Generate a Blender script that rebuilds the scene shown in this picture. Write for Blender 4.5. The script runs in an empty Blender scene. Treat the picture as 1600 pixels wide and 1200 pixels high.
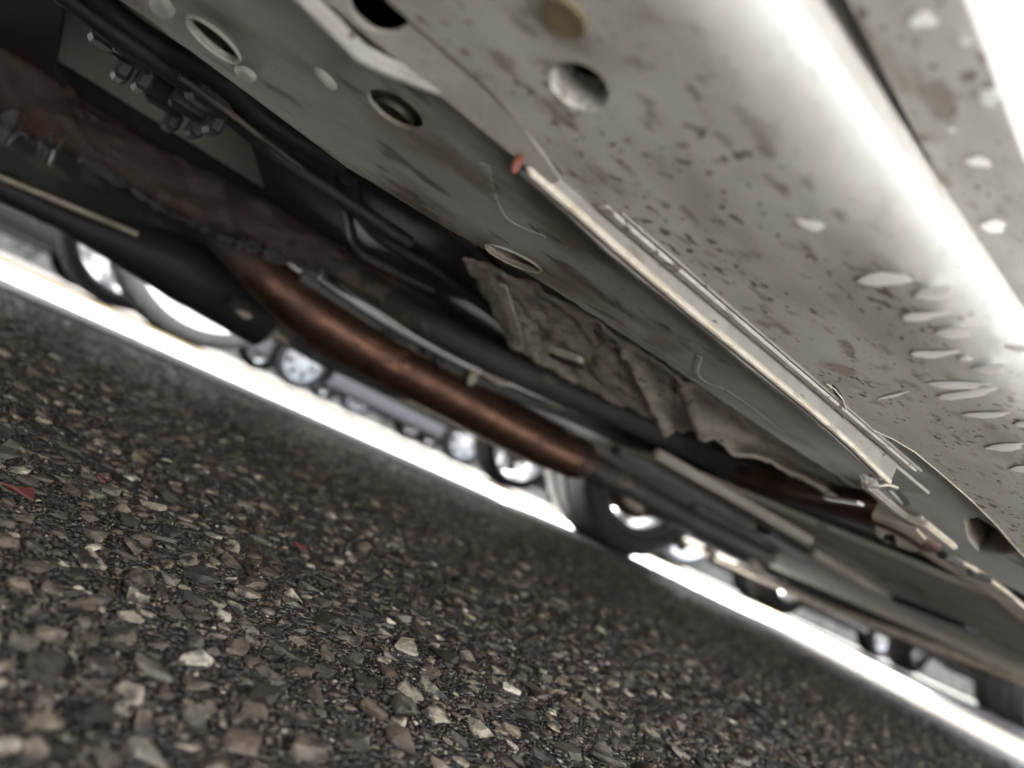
import bpy, bmesh, math, random
import numpy as np
from mathutils import Vector, Matrix, noise
R_ = math.radians
random.seed(7); rng = np.random.default_rng(11)
S = bpy.context.scene
C = S.collection

# ------------------------------------------------------------------ camera
CAM = np.array([0.0, 0.0, 0.10])
FPX, ROLL, PITCH, HEAD = 1200.0, R_(26.1), math.atan(110/1200), R_(54)
Fw = np.array([math.cos(HEAD)*math.cos(PITCH), math.sin(HEAD)*math.cos(PITCH), math.sin(PITCH)])
R0 = np.array([math.sin(HEAD), -math.cos(HEAD), 0.0]); U0 = np.cross(R0, Fw)
Rt = R0*math.cos(ROLL)+U0*math.sin(ROLL); Up = -R0*math.sin(ROLL)+U0*math.cos(ROLL)
cd = bpy.data.cameras.new('camera'); cam = bpy.data.objects.new('camera', cd); C.objects.link(cam)
M = Matrix.Identity(4)
for i in range(3):
    M[i][0], M[i][1], M[i][2], M[i][3] = Rt[i], Up[i], -Fw[i], CAM[i]
cam.matrix_world = M
cd.sensor_width = 36; cd.lens = 27; cd.clip_start = 0.005; cd.clip_end = 2000
cd.dof.use_dof = True; cd.dof.focus_distance = 0.33; cd.dof.aperture_fstop = 6.6; cd.dof.aperture_blades = 0
S.camera = cam

# ------------------------------------------------------------------ sky, sun, exposure
SUN = Vector((0.34, 0.385, 0.86)).normalized()          # towards the sun
w = bpy.data.worlds.new('World'); S.world = w; w.use_nodes = True
nt = w.node_tree; bg = nt.nodes['Background']; sk = nt.nodes.new('ShaderNodeTexSky')
sk.sky_type = 'NISHITA'; sk.sun_disc = False; sk.sun_elevation = math.asin(SUN.z)
sk.sun_rotation = math.atan2(SUN.x, SUN.y); sk.dust_density = 3.0; sk.air_density = 1.0; sk.ozone_density = 0.6
hs_ = nt.nodes.new('ShaderNodeHueSaturation'); hs_.inputs['Saturation'].default_value = .32   # milky, hazy sky
nt.links.new(sk.outputs[0], hs_.inputs['Color']); nt.links.new(hs_.outputs[0], bg.inputs[0]); bg.inputs[1].default_value = 0.08
sd = bpy.data.lights.new('sun', 'SUN'); sd.energy = 5.0; sd.angle = R_(0.6); sd.color = (1, .985, .96)
so = bpy.data.objects.new('sun', sd); C.objects.link(so); so.location = (3, 2, 8)
so.rotation_euler = (-SUN).to_track_quat('-Z', 'Y').to_euler()
vs = S.view_settings; vs.view_transform = 'Standard'; vs.look = 'None'; vs.exposure = 3.85; vs.gamma = 1
S.render.engine = 'CYCLES'
S.cycles.use_denoising = True; S.cycles.max_bounces = 7; S.cycles.diffuse_bounces = 4; S.cycles.glossy_bounces = 4
S.cycles.sample_clamp_indirect = 8; S.cycles.caustics_reflective = False; S.cycles.caustics_refractive = False

# ------------------------------------------------------------------ helpers
def ray(x, y): return Fw*FPX + Rt*(x-800) - Up*(y-600)
def PZ(x, y, z):
    d = ray(x, y); t = (z-CAM[2])/d[2]; return CAM+d*t
def PY(x, y, Y):
    d = ray(x, y); return CAM+d*(Y/d[1])
def PF(x, y, zf):
    z = .185
    for _ in range(16):
        p = PZ(x, y, z); z = .5*z+.5*zf(p[0], p[1])
    return PZ(x, y, z)
def pix(p):
    d = np.asarray(p, float)-CAM; z = d@Fw
    return 800+FPX*(d@Rt)/z, 600-FPX*(d@Up)/z, z
def tag(o, label=None, cat=None, group=None, kind=None):
    for k, v in (('label', label), ('category', cat), ('group', group), ('kind', kind)):
        if v: o[k] = v
    return o
def empty(name, loc=(0, 0, 0), rot=(0, 0, 0)):
    o = bpy.data.objects.new(name, None); C.objects.link(o); o.location = loc; o.rotation_euler = rot
    o.empty_display_size = .1
    return o
def link(name, me, mat, parent=None, smooth=False):
    o = bpy.data.objects.new(name, me); C.objects.link(o)
    if parent: o.parent = parent
    if mat and not me.materials: me.materials.append(mat)
    if smooth:
        me.polygons.foreach_set('use_smooth', [True]*len(me.polygons))
        try: me.set_sharp_from_angle(angle=R_(40))
        except Exception: pass
    return o
def obj(name, vs_, fs, mat, parent=None, smooth=False):
    me = bpy.data.meshes.new(name); me.from_pydata([tuple(v) for v in vs_], [], fs); me.validate()
    bm = bmesh.new(); bm.from_mesh(me); bmesh.ops.recalc_face_normals(bm, faces=bm.faces[:]); bm.to_mesh(me); bm.free()
    return link(name, me, mat, parent, smooth)
def frombm(name, bm, mat, parent=None, smooth=False):
    bmesh.ops.recalc_face_normals(bm, faces=bm.faces[:])
    me = bpy.data.meshes.new(name); bm.to_mesh(me); bm.free()
    return link(name, me, mat, parent, smooth)
def panel(name, outer, holes, zf, th, mat, parent=None, sub=0, disp=None):
    """sheet with real openings: outer and holes are lists of (x, y); zf gives its lower face, th its thickness"""
    bm = bmesh.new(); ed = []
    for lp in [outer]+holes:
        vv = [bm.verts.new((p[0], p[1], 0)) for p in lp]
        for i in range(len(vv)): ed.append(bm.edges.new((vv[i], vv[(i+1) % len(vv)])))
    bmesh.ops.triangle_fill(bm, use_beauty=True, use_dissolve=False, edges=ed)
    if sub:
        for _ in range(sub):
            bmesh.ops.subdivide_edges(bm, edges=bm.edges[:], cuts=1, use_grid_fill=True)
    for v in bm.verts:
        v.co.z = zf(v.co.x, v.co.y)+(disp(v.co.x, v.co.y) if disp else 0)
    r = bmesh.ops.extrude_face_region(bm, geom=bm.faces[:])
    for v in r['geom']:
        if isinstance(v, bmesh.types.BMVert): v.co.z += th
    return frombm(name, bm, mat, parent)
def tube(name, pts, rad, mat, parent=None, seg=14, cap=True, flat=1.0):
    pts = [Vector(p) for p in pts]; n = len(pts)
    if not hasattr(rad, '__len__'): rad = [rad]*n
    vs_, fs = [], []; up = Vector((0, 0, 1))
    for i, p in enumerate(pts):
        t = (pts[min(i+1, n-1)]-pts[max(i-1, 0)]).normalized()
        a = t.cross(up)
        a = a.normalized() if a.length > 1e-4 else Vector((1, 0, 0))
        b = a.cross(t).normalized()
        for k in range(seg):
            q = 2*math.pi*k/seg; vs_.append(p+a*math.cos(q)*rad[i]+b*math.sin(q)*rad[i]*flat)
    for i in range(n-1):
        for k in range(seg):
            fs.append((i*seg+k, i*seg+(k+1) % seg, (i+1)*seg+(k+1) % seg, (i+1)*seg+k))
    if cap: fs += [tuple(range(seg)), tuple(range((n-1)*seg, n*seg))]
    return obj(name, vs_, fs, mat, parent, True)
def spline(pts, n=8):
    pts = [Vector(p) for p in pts]; out = []
    for i in range(len(pts)-1):
        p0, p1, p2, p3 = pts[max(i-1, 0)], pts[i], pts[i+1], pts[min(i+2, len(pts)-1)]
        for k in range(n):
            t = k/n
            out.append(.5*((2*p1)+(p2-p0)*t+(2*p0-5*p1+4*p2-p3)*t*t+(3*p1-p0-3*p2+p3)*t**3))
    return out+[pts[-1]]
def sweep(name, prof, xs, mat, parent=None, smooth=True, off=None, closed=False):
    """profile (y, z) carried along x; off(x) -> (dy, dz)"""
    n = len(prof); vs_, fs = [], []
    for x in xs:
        dy, dz = off(x) if off else (0, 0)
        vs_ += [(x, y+dy, z+dz) for y, z in prof]
    for i in range(len(xs)-1):
        for k in range(n if closed else n-1):
            a, b = i*n+k, i*n+(k+1) % n; fs.append((a, b, b+n, a+n))
    if closed: fs += [tuple(range(n)), tuple(range((len(xs)-1)*n, len(xs)*n))]
    return obj(name, vs_, fs, mat, parent, smooth)
def boxbm(bm, c, s, rot=None):
    r = bmesh.ops.create_cube(bm, size=1.0)['verts']
    m = Matrix.Translation(c) @ (rot.to_4x4() if rot else Matrix.Identity(4)) @ Matrix.Diagonal((*s, 1))
    bmesh.ops.transform(bm, matrix=m, verts=r); return r
def bar(name, a, b, wd, ht, mat, parent=None, bev=.0015):
    a, b = Vector(a), Vector(b); d = b-a; x = d.normalized(); y = Vector((0, 0, 1)).cross(x).normalized(); z = x.cross(y)
    rot = Matrix((x, y, z)).transposed(); bm = bmesh.new(); boxbm(bm, (a+b)/2, (d.length, wd, ht), rot)
    if bev: bmesh.ops.bevel(bm, geom=bm.edges[:], offset=min(bev, wd*.3, ht*.3), segments=2, affect='EDGES')
    return frombm(name, bm, mat, parent, False)
def ell(cx, cy, a, b, ang, n=20):
    c, s = math.cos(R_(ang)), math.sin(R_(ang))
    return [(cx+a*math.cos(2*math.pi*k/n)*c-b*math.sin(2*math.pi*k/n)*s, cy+a*math.cos(2*math.pi*k/n)*s+b*math.sin(2*math.pi*k/n)*c) for k in range(n)]
def onplane(pl, zf): return [tuple(PF(x, y, zf)[:2]) for x, y in pl]

# ------------------------------------------------------------------ materials
def mat(name, a, b=None, scale=40, rough=.6, metal=0., bump=.0, bscale=None, spots=(), stretch=(1, 1, 1), detail=6, coat=0., lo=.35, hi=.65, r2=None, edge_glow=None, ior=1.45, coord='pos', bdist=.002):
    """noise mix of two colours; spots: (colour, scale, threshold, stretch) dirt, chips or rust on top"""
    m = bpy.data.materials.new(name); m.use_nodes = True; t = m.node_tree; L = t.links.new; N = t.nodes.new
    bs = t.nodes['Principled BSDF']; b = b or a
    if coord == 'pos': src = N('ShaderNodeNewGeometry').outputs['Position']
    else: src = N('ShaderNodeTexCoord').outputs['Object']
    def mapped(s):
        mp = N('ShaderNodeMapping'); mp.inputs['Scale'].default_value = s; L(src, mp.inputs[0]); return mp.outputs[0]
    def nz(sc, st=(1, 1, 1), det=6, ro=.6):
        n = N('ShaderNodeTexNoise'); n.inputs['Scale'].default_value = sc; n.inputs['Detail'].default_value = det
        n.inputs['Roughness'].default_value = ro; L(mapped(st), n.inputs['Vector']); return n.outputs['Fac']
    def ramp(fac, lo, hi):
        r = N('ShaderNodeMapRange'); r.inputs['From Min'].default_value = lo; r.inputs['From Max'].default_value = hi; L(fac, r.inputs[0]); return r.outputs[0]
    def mixc(f, c1, c2):
        mx = N('ShaderNodeMix'); mx.data_type = 'RGBA'; L(f, mx.inputs[0])
        for i, c in ((6, c1), (7, c2)):
            if isinstance(c, tuple): mx.inputs[i].default_value = (*c, 1)
            else: L(c, mx.inputs[i])
        return mx.outputs[2]
    f = ramp(nz(scale, stretch, detail), lo, hi); col = mixc(f, a, b)
    for c, sc, th, st, *sf in spots:
        cl = N('ShaderNodeMath'); cl.operation = 'MULTIPLY_ADD'; L(nz(sc*.13+4, st, 2, .5), cl.inputs[0]); cl.inputs[1].default_value = .45; cl.inputs[2].default_value = -.225   # dirt gathers in patches
        ad = N('ShaderNodeMath'); ad.operation = 'ADD'; L(nz(sc, st, 3, .5), ad.inputs[0]); L(cl.outputs[0], ad.inputs[1])
        col = mixc(ramp(ad.outputs[0], th, th+(sf[0] if sf else .05)), col, c)
    if edge_glow:                                       # bright sill-edge glow painted into the colour towards the outer edge (y from clean[0] to clean[1])
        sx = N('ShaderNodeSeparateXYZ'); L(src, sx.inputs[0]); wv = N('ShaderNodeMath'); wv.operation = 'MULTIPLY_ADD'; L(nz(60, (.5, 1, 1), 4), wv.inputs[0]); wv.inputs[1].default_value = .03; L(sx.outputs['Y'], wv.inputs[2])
        col = mixc(ramp(wv.outputs[0], edge_glow[0]+.015, edge_glow[1]+.015), col, (.50, .50, .49))
    L(col, bs.inputs['Base Color']); bs.inputs['Metallic'].default_value = metal; bs.inputs['IOR'].default_value = ior
    if r2 is not None:
        rr = N('ShaderNodeMapRange'); rr.inputs['To Min'].default_value = rough; rr.inputs['To Max'].default_value = r2; L(f, rr.inputs[0]); L(rr.outputs[0], bs.inputs['Roughness'])
    else: bs.inputs['Roughness'].default_value = rough
    bs.inputs['Coat Weight'].default_value = coat
    if bump:
        bp = N('ShaderNodeBump'); bp.inputs['Strength'].default_value = bump; bp.inputs['Distance'].default_value = bdist
        L(nz(bscale or scale*4, (1, 1, 1), 5), bp.inputs['Height']); L(bp.outputs[0], bs.inputs['Normal'])
    return m
DIRT, RUST, DRK = (.20, .155, .11), (.16, .055, .025), (.05, .04, .035)
M_sill = mat('dusty white sill paint', (.46, .455, .44), (.36, .35, .33), 28, .72, bump=.12, bscale=900, r2=.85, ior=1.3, edge_glow=(.119, .094), stretch=(.5, 1, 1),
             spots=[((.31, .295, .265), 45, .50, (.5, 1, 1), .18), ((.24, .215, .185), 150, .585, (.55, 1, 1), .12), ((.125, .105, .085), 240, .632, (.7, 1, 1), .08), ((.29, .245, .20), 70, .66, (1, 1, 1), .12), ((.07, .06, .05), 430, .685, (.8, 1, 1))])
M_hem = mat('grimy grey white hem paint', (.46, .455, .44), (.36, .35, .33), 28, .72, bump=.12, bscale=900, r2=.85, ior=1.3, stretch=(.5, 1, 1),
             spots=[((.31, .295, .265), 45, .50, (.5, 1, 1), .18), ((.24, .215, .185), 150, .585, (.55, 1, 1), .12), ((.125, .105, .085), 240, .632, (.7, 1, 1), .08), ((.29, .245, .20), 70, .66, (1, 1, 1), .12), ((.07, .06, .05), 430, .685, (.8, 1, 1))])
M_flange = mat('worn white flange', (.23, .225, .215), (.165, .157, .145), 60, .5, bump=.25, bscale=500, spots=[((.13, .115, .095), 120, .66, (.4, 1, 1), .1), (DRK, 300, .70, (.6, 1, 1))])
M_edge = mat('bare cream flange edge', (.52, .49, .43), (.33, .29, .225), 90, .45, bump=.3, bscale=400, spots=[((.20, .17, .13), 160, .68, (.5, 1, 1), .1)])
M_rail = mat('grey green rail paint', (.34, .345, .325), (.245, .247, .228), 18, .5, bump=.1, bscale=700, spots=[((.145, .125, .10), 26, .50, (.5, 1, 1), .14), ((.09, .075, .06), 70, .58, (.5, 1, 1), .1), (DIRT, 240, .72, (.4, 1, 1)), (DRK, 170, .74, (.3, 1, 1))])
M_reinf = mat('blue grey primer', (.42, .44, .43), (.33, .34, .32), 25, .45, bump=.06, bscale=800, spots=[((.18, .16, .13), 60, .68, (.5, 1, 1)), (DRK, 300, .73, (1, 1, 1))])
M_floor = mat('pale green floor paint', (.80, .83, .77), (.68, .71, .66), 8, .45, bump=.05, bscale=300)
M_mud = mat('dried mud', (.40, .37, .325), (.26, .235, .205), 60, .95, bump=.9, bscale=420, spots=[((.42, .35, .28), 190, .62, (1, 1, 1)), (DRK, 110, .66, (1, 1, 1))], bdist=.004)
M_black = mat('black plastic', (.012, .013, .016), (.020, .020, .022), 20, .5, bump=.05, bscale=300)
M_blackg = mat('black rubber hose', (.010, .011, .014), (.017, .017, .019), 30, .6)
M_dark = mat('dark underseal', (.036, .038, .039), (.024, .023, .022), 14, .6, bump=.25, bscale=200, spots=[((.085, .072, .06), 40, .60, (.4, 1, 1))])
M_tray = mat('dusty undertray', (.21, .195, .17), (.13, .12, .105), 9, .75, bump=.25, bscale=180, spots=[(DIRT, 70, .68, (.3, 1, 1)), ((.03, .028, .026), 30, .66, (.3, 1, 1))])
M_tan = mat('dusty steel edge', (.50, .45, .37), (.30, .265, .22), 40, .6, bump=.2, bscale=300)
M_rust = mat('rusty exhaust', (.145, .076, .051), (.066, .039, .030), 30, .30, metal=.85, bump=.35, bscale=340, r2=.55, spots=[((.22, .112, .07), 70, .62, (.5, 1, 1), .1), ((.05, .028, .022), 55, .66, (.5, 1, 1))])
M_rustd = mat('dark rusty shield', (.034, .023, .020), (.022, .017, .016), 16, .75, bump=.5, bscale=130, spots=[((.05, .025, .018), 42, .60, (.5, 1, 1)), ((.03, .026, .024), 24, .62, (.5, 1, 1))])
M_foil = mat('torn aluminium foil', (.42, .44, .45), (.16, .165, .17), 60, .3, metal=.85, bump=.9, bscale=260)
M_tyre = mat('tyre rubber', (.022, .022, .024), (.033, .032, .031), 60, .7, bump=.1, bscale=300, coord='obj')
M_tyreg = mat('dusty grey tyre rubber', (.085, .085, .088), (.06, .06, .062), 60, .75, bump=.1, bscale=300, coord='obj')
M_rimw = mat('bright silver alloy', (.80, .81, .82), (.70, .71, .72), 20, .28, metal=.15, coord='obj')
M_rims = mat('grey alloy', (.50, .51, .52), (.38, .39, .40), 20, .35, metal=.6, coord='obj')
M_rimd = mat('dark steel wheel', (.05, .05, .055), (.035, .035, .04), 20, .45, metal=.3, coord='obj')
M_disc = mat('brake disc iron', (.16, .14, .125), (.10, .07, .055), 40, .4, metal=.8, coord='obj')
M_glass = mat('dark window glass', (.012, .015, .016), None, 5, .03, coord='obj')
M_lamp = mat('clear lamp lens', (.55, .57, .6), (.45, .46, .5), 30, .08, coord='obj')
M_tail = mat('red lamp lens', (.25, .008, .01), None, 5, .12, coord='obj')
M_trim = mat('black trim', (.018, .018, .019), (.028, .028, .028), 30, .55, coord='obj')
M_plug = mat('rubber plug', (.11, .10, .085), (.07, .063, .055), 80, .5, bump=.2)
M_plugb = mat('brown wax plug', (.17, .13, .075), (.10, .085, .05), 80, .5, bump=.2)
M_drip = mat('white drip', (.93, .93, .91), (.88, .88, .86), 100, .12)
M_redspot = mat('red rust spot', (.22, .05, .03), (.10, .03, .02), 200, .6)
def carpaint(n, c): return mat(n, c, tuple(x*.95 for x in c), 6, .32, coat=.8, coord='obj')
M_white = carpaint('white car paint', (.80, .80, .79)); M_silver = carpaint('silver car paint', (.52, .53, .55))
M_blackp = carpaint('black car paint', (.015, .016, .02)); M_redp = carpaint('maroon car paint', (.16, .03, .03)); M_greyp = carpaint('grey car paint', (.16, .17, .18))

# asphalt: bitumen with aggregate
def stone_colours(t, fac):
    r = t.nodes.new('ShaderNodeValToRGB'); r.color_ramp.interpolation = 'CONSTANT'
    cols = [(0, (0.180, 0.137, 0.094)), (.14, (0.118, 0.099, 0.073)), (.28, (0.341, 0.264, 0.179)), (.38, (0.156, 0.134, 0.100)), (.5, (0.073, 0.060, 0.044)), (.62, (0.454, 0.379, 0.269)),
            (.70, (0.150, 0.105, 0.072)), (.80, (0.232, 0.200, 0.146)), (.88, (0.226, 0.169, 0.114)), (.94, (0.738, 0.643, 0.469)), (.975, (0.200, 0.176, 0.135))]
    e = r.color_ramp.elements
    while len(e) < len(cols): e.new(.5)
    for k, (p, c) in enumerate(cols): e[k].position = p; e[k].color = (*c, 1)
    t.links.new(fac, r.inputs[0]); return r.outputs[0]
def stone_mat(nm='aggregate stone', g=1.0):
    m = bpy.data.materials.new(nm); m.use_nodes = True; t = m.node_tree; L = t.links.new; N = t.nodes.new; bs = t.nodes['Principled BSDF']
    at = N('ShaderNodeAttribute'); at.attribute_name = 'tint'; oi = N('ShaderNodeObjectInfo')
    ad = N('ShaderNodeMath'); ad.operation = 'ADD'; L(at.outputs['Fac'], ad.inputs[0]); L(oi.outputs['Random'], ad.inputs[1])
    fr = N('ShaderNodeMath'); fr.operation = 'FRACT'; L(ad.outputs[0], fr.inputs[0])
    col = stone_colours(t, fr.outputs[0]); ge = N('ShaderNodeNewGeometry')
    n1 = N('ShaderNodeTexNoise'); n1.inputs['Scale'].default_value = 420; n1.inputs['Detail'].default_value = 6; n1.inputs['Roughness'].default_value = .7; L(ge.outputs['Position'], n1.inputs['Vector'])
    mr = N('ShaderNodeMapRange'); mr.inputs['From Min'].default_value = .3; mr.inputs['From Max'].default_value = .7; mr.inputs['To Min'].default_value = .5*g; mr.inputs['To Max'].default_value = 1.38*g; L(n1.outputs['Fac'], mr.inputs[0])
    mx = N('ShaderNodeMix'); mx.data_type = 'RGBA'; mx.blend_type = 'MULTIPLY'; mx.inputs[0].default_value = 1; L(col, mx.inputs[6]); L(mr.outputs[0], mx.inputs[7])
    n2 = N('ShaderNodeTexNoise'); n2.inputs['Scale'].default_value = 110; n2.inputs['Detail'].default_value = 4; L(ge.outputs['Position'], n2.inputs['Vector'])
    m2 = N('ShaderNodeMapRange'); m2.inputs['From Min'].default_value = .48; m2.inputs['From Max'].default_value = .61; L(n2.outputs['Fac'], m2.inputs[0])
    mt = N('ShaderNodeMix'); mt.data_type = 'RGBA'; L(m2.outputs[0], mt.inputs[0]); L(mx.outputs[2], mt.inputs[6]); mt.inputs[7].default_value = (.045, .038, .030, 1)
    L(mt.outputs[2], bs.inputs['Base Color'])
    rg = N('ShaderNodeMapRange'); rg.inputs['To Min'].default_value = .08; rg.inputs['To Max'].default_value = .75; L(n1.outputs['Fac'], rg.inputs[0]); L(rg.outputs[0], bs.inputs['Roughness'])
    bp = N('ShaderNodeBump'); bp.inputs['Strength'].default_value = .8; bp.inputs['Distance'].default_value = .0014; L(n1.outputs['Fac'], bp.inputs['Height']); L(bp.outputs[0], bs.inputs['Normal'])
    return m
def asphalt_mat():
    m = bpy.data.materials.new('damp asphalt'); m.use_nodes = True; t = m.node_tree; L = t.links.new; N = t.nodes.new; bs = t.nodes['Principled BSDF']
    ge = N('ShaderNodeNewGeometry')
    def vor(sc):
        v = N('ShaderNodeTexVoronoi'); v.inputs['Scale'].default_value = sc; L(ge.outputs['Position'], v.inputs['Vector']); return v
    v1, v2 = vor(105), vor(420)
    sp = N('ShaderNodeSeparateColor'); L(v1.outputs['Color'], sp.inputs[0]); c1 = stone_colours(t, sp.outputs[0])
    s2 = N('ShaderNodeSeparateColor'); L(v2.outputs['Color'], s2.inputs[0]); c2 = stone_colours(t, s2.outputs[1])
    def thr(src, lo, hi):
        r = N('ShaderNodeMapRange'); r.inputs['From Min'].default_value = lo; r.inputs['From Max'].default_value = hi; L(src, r.inputs[0]); return r.outputs[0]
    def mixc(f, a, b):
        x = N('ShaderNodeMix'); x.data_type = 'RGBA'; L(f, x.inputs[0])
        for i, c in ((6, a), (7, b)):
            if isinstance(c, tuple): x.inputs[i].default_value = (*c, 1)
            else: L(c, x.inputs[i])
        return x.outputs[2]
    grit = mixc(thr(s2.outputs[0], .62, .66), (.046, .040, .033), c2)
    col = mixc(thr(v1.outputs['Distance'], .0050, .0032), grit, c1)
    L(col, bs.inputs['Base Color']); bs.inputs['Roughness'].default_value = .42
    nz = N('ShaderNodeTexNoise'); nz.inputs['Scale'].default_value = 900; nz.inputs['Detail'].default_value = 4; L(ge.outputs['Position'], nz.inputs['Vector'])
    ad = N('ShaderNodeMath'); ad.operation = 'MULTIPLY_ADD'; L(v2.outputs['Distance'], ad.inputs[0]); ad.inputs[1].default_value = -220; L(nz.outputs['Fac'], ad.inputs[2])
    bp = N('ShaderNodeBump'); bp.inputs['Strength'].default_value = .8; bp.inputs['Distance'].default_value = .0012; L(ad.outputs[0], bp.inputs['Height']); L(bp.outputs[0], bs.inputs['Normal'])
    return m
M_stone, M_grit, M_asph = stone_mat(), stone_mat('tar coated grit', .72), asphalt_mat()
M_yel = mat('worn yellow road paint', (.80, .64, .20), (.68, .52, .15), 25, .6, bump=.3, spots=[((.12, .11, .10), 60, .66, (1, 1, 1))])

# ------------------------------------------------------------------ ground: level under the car, falling away past the yellow line
CREST, TILT = 2.12, R_(2.1)
def gz(y): return -(y-CREST)*math.tan(TILT) if y > CREST else 0.0
gv, gf = [], []
ys = [-300, -20, -3, 0, CREST, 4, 8, 20, 60, 300]; xs = [-300, -20, -3, 0, 1, 3, 8, 30, 300]
for x in xs:
    for y in ys: gv.append((x, y, gz(y)))
for i in range(len(xs)-1):
    for j in range(len(ys)-1):
        a = i*len(ys)+j; gf.append((a, a+1, a+1+len(ys), a+len(ys)))
ground = tag(obj('ground', gv, gf, M_asph), 'damp asphalt full of exposed tan and grey stones under the white car', 'ground', kind='structure')
ln = obj('yellow_line', [(-20, 2.06, .005), (40, 2.06, .005), (40, 2.10, .005), (-20, 2.10, .005)], [(0, 1, 2, 3)], M_yel)
tag(ln, 'thin yellow painted line on sunlit ground beyond the car', 'road marking', kind='structure')

M_bounce = mat('pale bounce surface', (.46, .45, .43), (.36, .35, .335), 7, .85, bump=.3, bscale=120)
bounce_sheet = obj('reflector', [(x, y, z) for x in (-300, 300) for y, z in ((-.24, -.01), (-.24, .006), (-60, .006))], [(0, 1, 4, 3), (1, 2, 5, 4)], M_bounce)  # unseen pale sheet added to bounce sunlight onto the underside
tag(bounce_sheet, 'unseen pale light-bouncing pavement beside the near side of the white car', 'reflector', kind='structure')

rr_s = random.Random(4); nn_ = 300
cv = [(-6+20*i/nn_, 1.335+rr_s.uniform(-.007, .007), .004) for i in range(nn_+1)]+[(-6+20*i/nn_, 2.035, .004) for i in range(nn_+1)]  # paler band of ground with a ragged near edge
cs = obj('pale_strip', cv, [(i, i+1, nn_+2+i, nn_+1+i) for i in range(nn_)], mat('worn pale ground', (.46, .455, .44), (.36, .35, .335), 9, .7, bump=.2, bscale=200, spots=[((.16, .15, .14), 60, .68, (1, 1, 1))]))
tag(cs, 'pale strip in the ground beyond the car', 'ground strip', kind='structure')

def hull(npts, flat, sd):
    rr = random.Random(sd); bm = bmesh.new()
    for _ in range(npts):
        v = Vector((rr.gauss(0, 1), rr.gauss(0, 1), rr.gauss(0, 1))).normalized()
        k = rr.uniform(.82, 1.05); bm.verts.new((v.x*k*rr.uniform(.9, 1.1), v.y*k, max(-.5, min(.42, v.z*k))*flat))
    h = bmesh.ops.convex_hull(bm, input=bm.verts[:])
    bmesh.ops.delete(bm, geom=list({g for g in h['geom_interior']+h['geom_unused'] if isinstance(g, bmesh.types.BMVert)}), context='VERTS')
    bmesh.ops.triangulate(bm, faces=bm.faces[:]); bm.verts.index_update()
    v = np.array([q.co[:] for q in bm.verts]); f = np.array([[q.index for q in p.verts] for p in bm.faces]); bm.free(); return v, f
BIG = [hull(13, .62, 100+i) for i in range(26)]; SML = [hull(9, 1.1, 500+i) for i in range(12)]
def roughen(vf, sd):
    v, f = vf; bm = bmesh.new(); q = [bm.verts.new(p) for p in v]
    for t in f: bm.faces.new([q[i] for i in t])
    bmesh.ops.subdivide_edges(bm, edges=bm.edges[:], cuts=1, use_grid_fill=True); bm.verts.index_update()
    for p in bm.verts: p.co *= 1+.16*noise.noise(p.co*2.3+Vector((sd, 0, 0)))
    bmesh.ops.triangulate(bm, faces=bm.faces[:])
    v = np.array([p.co[:] for p in bm.verts]); f = np.array([[p.index for p in t.verts] for t in bm.faces]); bm.free(); return v, f
ROUGH = [roughen(b, i*3.7) for i, b in enumerate(BIG)]
# dart throwing on the patch of ground the photograph can see (with a margin), large stones first
cell = .004; occ = {}
def throw(n, r0, r1, dmin, dmax, gap):
    out = []
    ph = rng.uniform(R_(11), R_(100), n); dd = np.sqrt(rng.uniform(dmin**2, dmax**2, n)); rad = rng.uniform(r0, r1, n)
    X, Y = dd*np.cos(ph), dd*np.sin(ph); Q = np.stack([X, Y, np.zeros(n)], 1)-CAM; zz = Q@Fw
    px = 800+FPX*(Q@Rt)/zz; py = 600-FPX*(Q@Up)/zz
    keep = (zz > .04) & (px > -140) & (px < 1740) & (py < 1380) & (Y < 1.30)
    for x, y, r in zip(X[keep].tolist(), Y[keep].tolist(), rad[keep].tolist()):
        ci, cj = int(x//.018), int(y//.018); ok = True
        for i in (-1, 0, 1):
            for j in (-1, 0, 1):
                for (ox, oy, orr) in occ.get((ci+i, cj+j), ()):
                    if (ox-x)**2+(oy-y)**2 < ((orr+r)*gap)**2: ok = False; break
                if not ok: break
            if not ok: break
        if ok: occ.setdefault((ci, cj), []).append((x, y, r)); out.append((x, y, r))
    return out
stones = throw(2600, .0058, .0105, .13, .46, .86)+throw(9000, .0036, .0060, .13, .5, .80)+throw(3600, .0060, .0105, .13, .9, .86)+throw(14000, .0042, .0066, .13, 1.9, .80)+throw(30000, .0022, .0042, .13, 1.7, .78)
chips = throw(60000, .0010, .0020, .12, .62, .72)+throw(110000, .0005, .0010, .12, .42, .72)
stones.sort(key=lambda s: -s[2]/math.hypot(s[0], s[1])*(1 if 0 < pix((s[0], s[1], 0))[0] < 1600 and pix((s[0], s[1], 0))[1] < 1200 else .05))
bigme = []
for i, (v, f) in enumerate(ROUGH):
    me = bpy.data.meshes.new('stone'); me.from_pydata(v.tolist(), [], f.tolist()); me.materials.append(M_stone); bigme.append(me)
def und(x, y): return .0022*noise.noise(Vector((x*38, y*38, 0)))+.0008
def pose(r): return (r*random.uniform(.85, 1.25), r*random.uniform(.7, 1.0), r*random.uniform(.7, 1.05)), random.uniform(0, 6.28), random.uniform(-.22, .22), random.uniform(-.22, .22)
for x, y, r in stones[:300]:
    s, a, tx, ty = pose(r); o = bpy.data.objects.new('stone', random.choice(bigme)); C.objects.link(o)
    o.parent = ground; o.location = (x, y, r*random.uniform(-.16, .06)+und(x, y)); o.scale = s; o.rotation_euler = (tx, ty, a)
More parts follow.
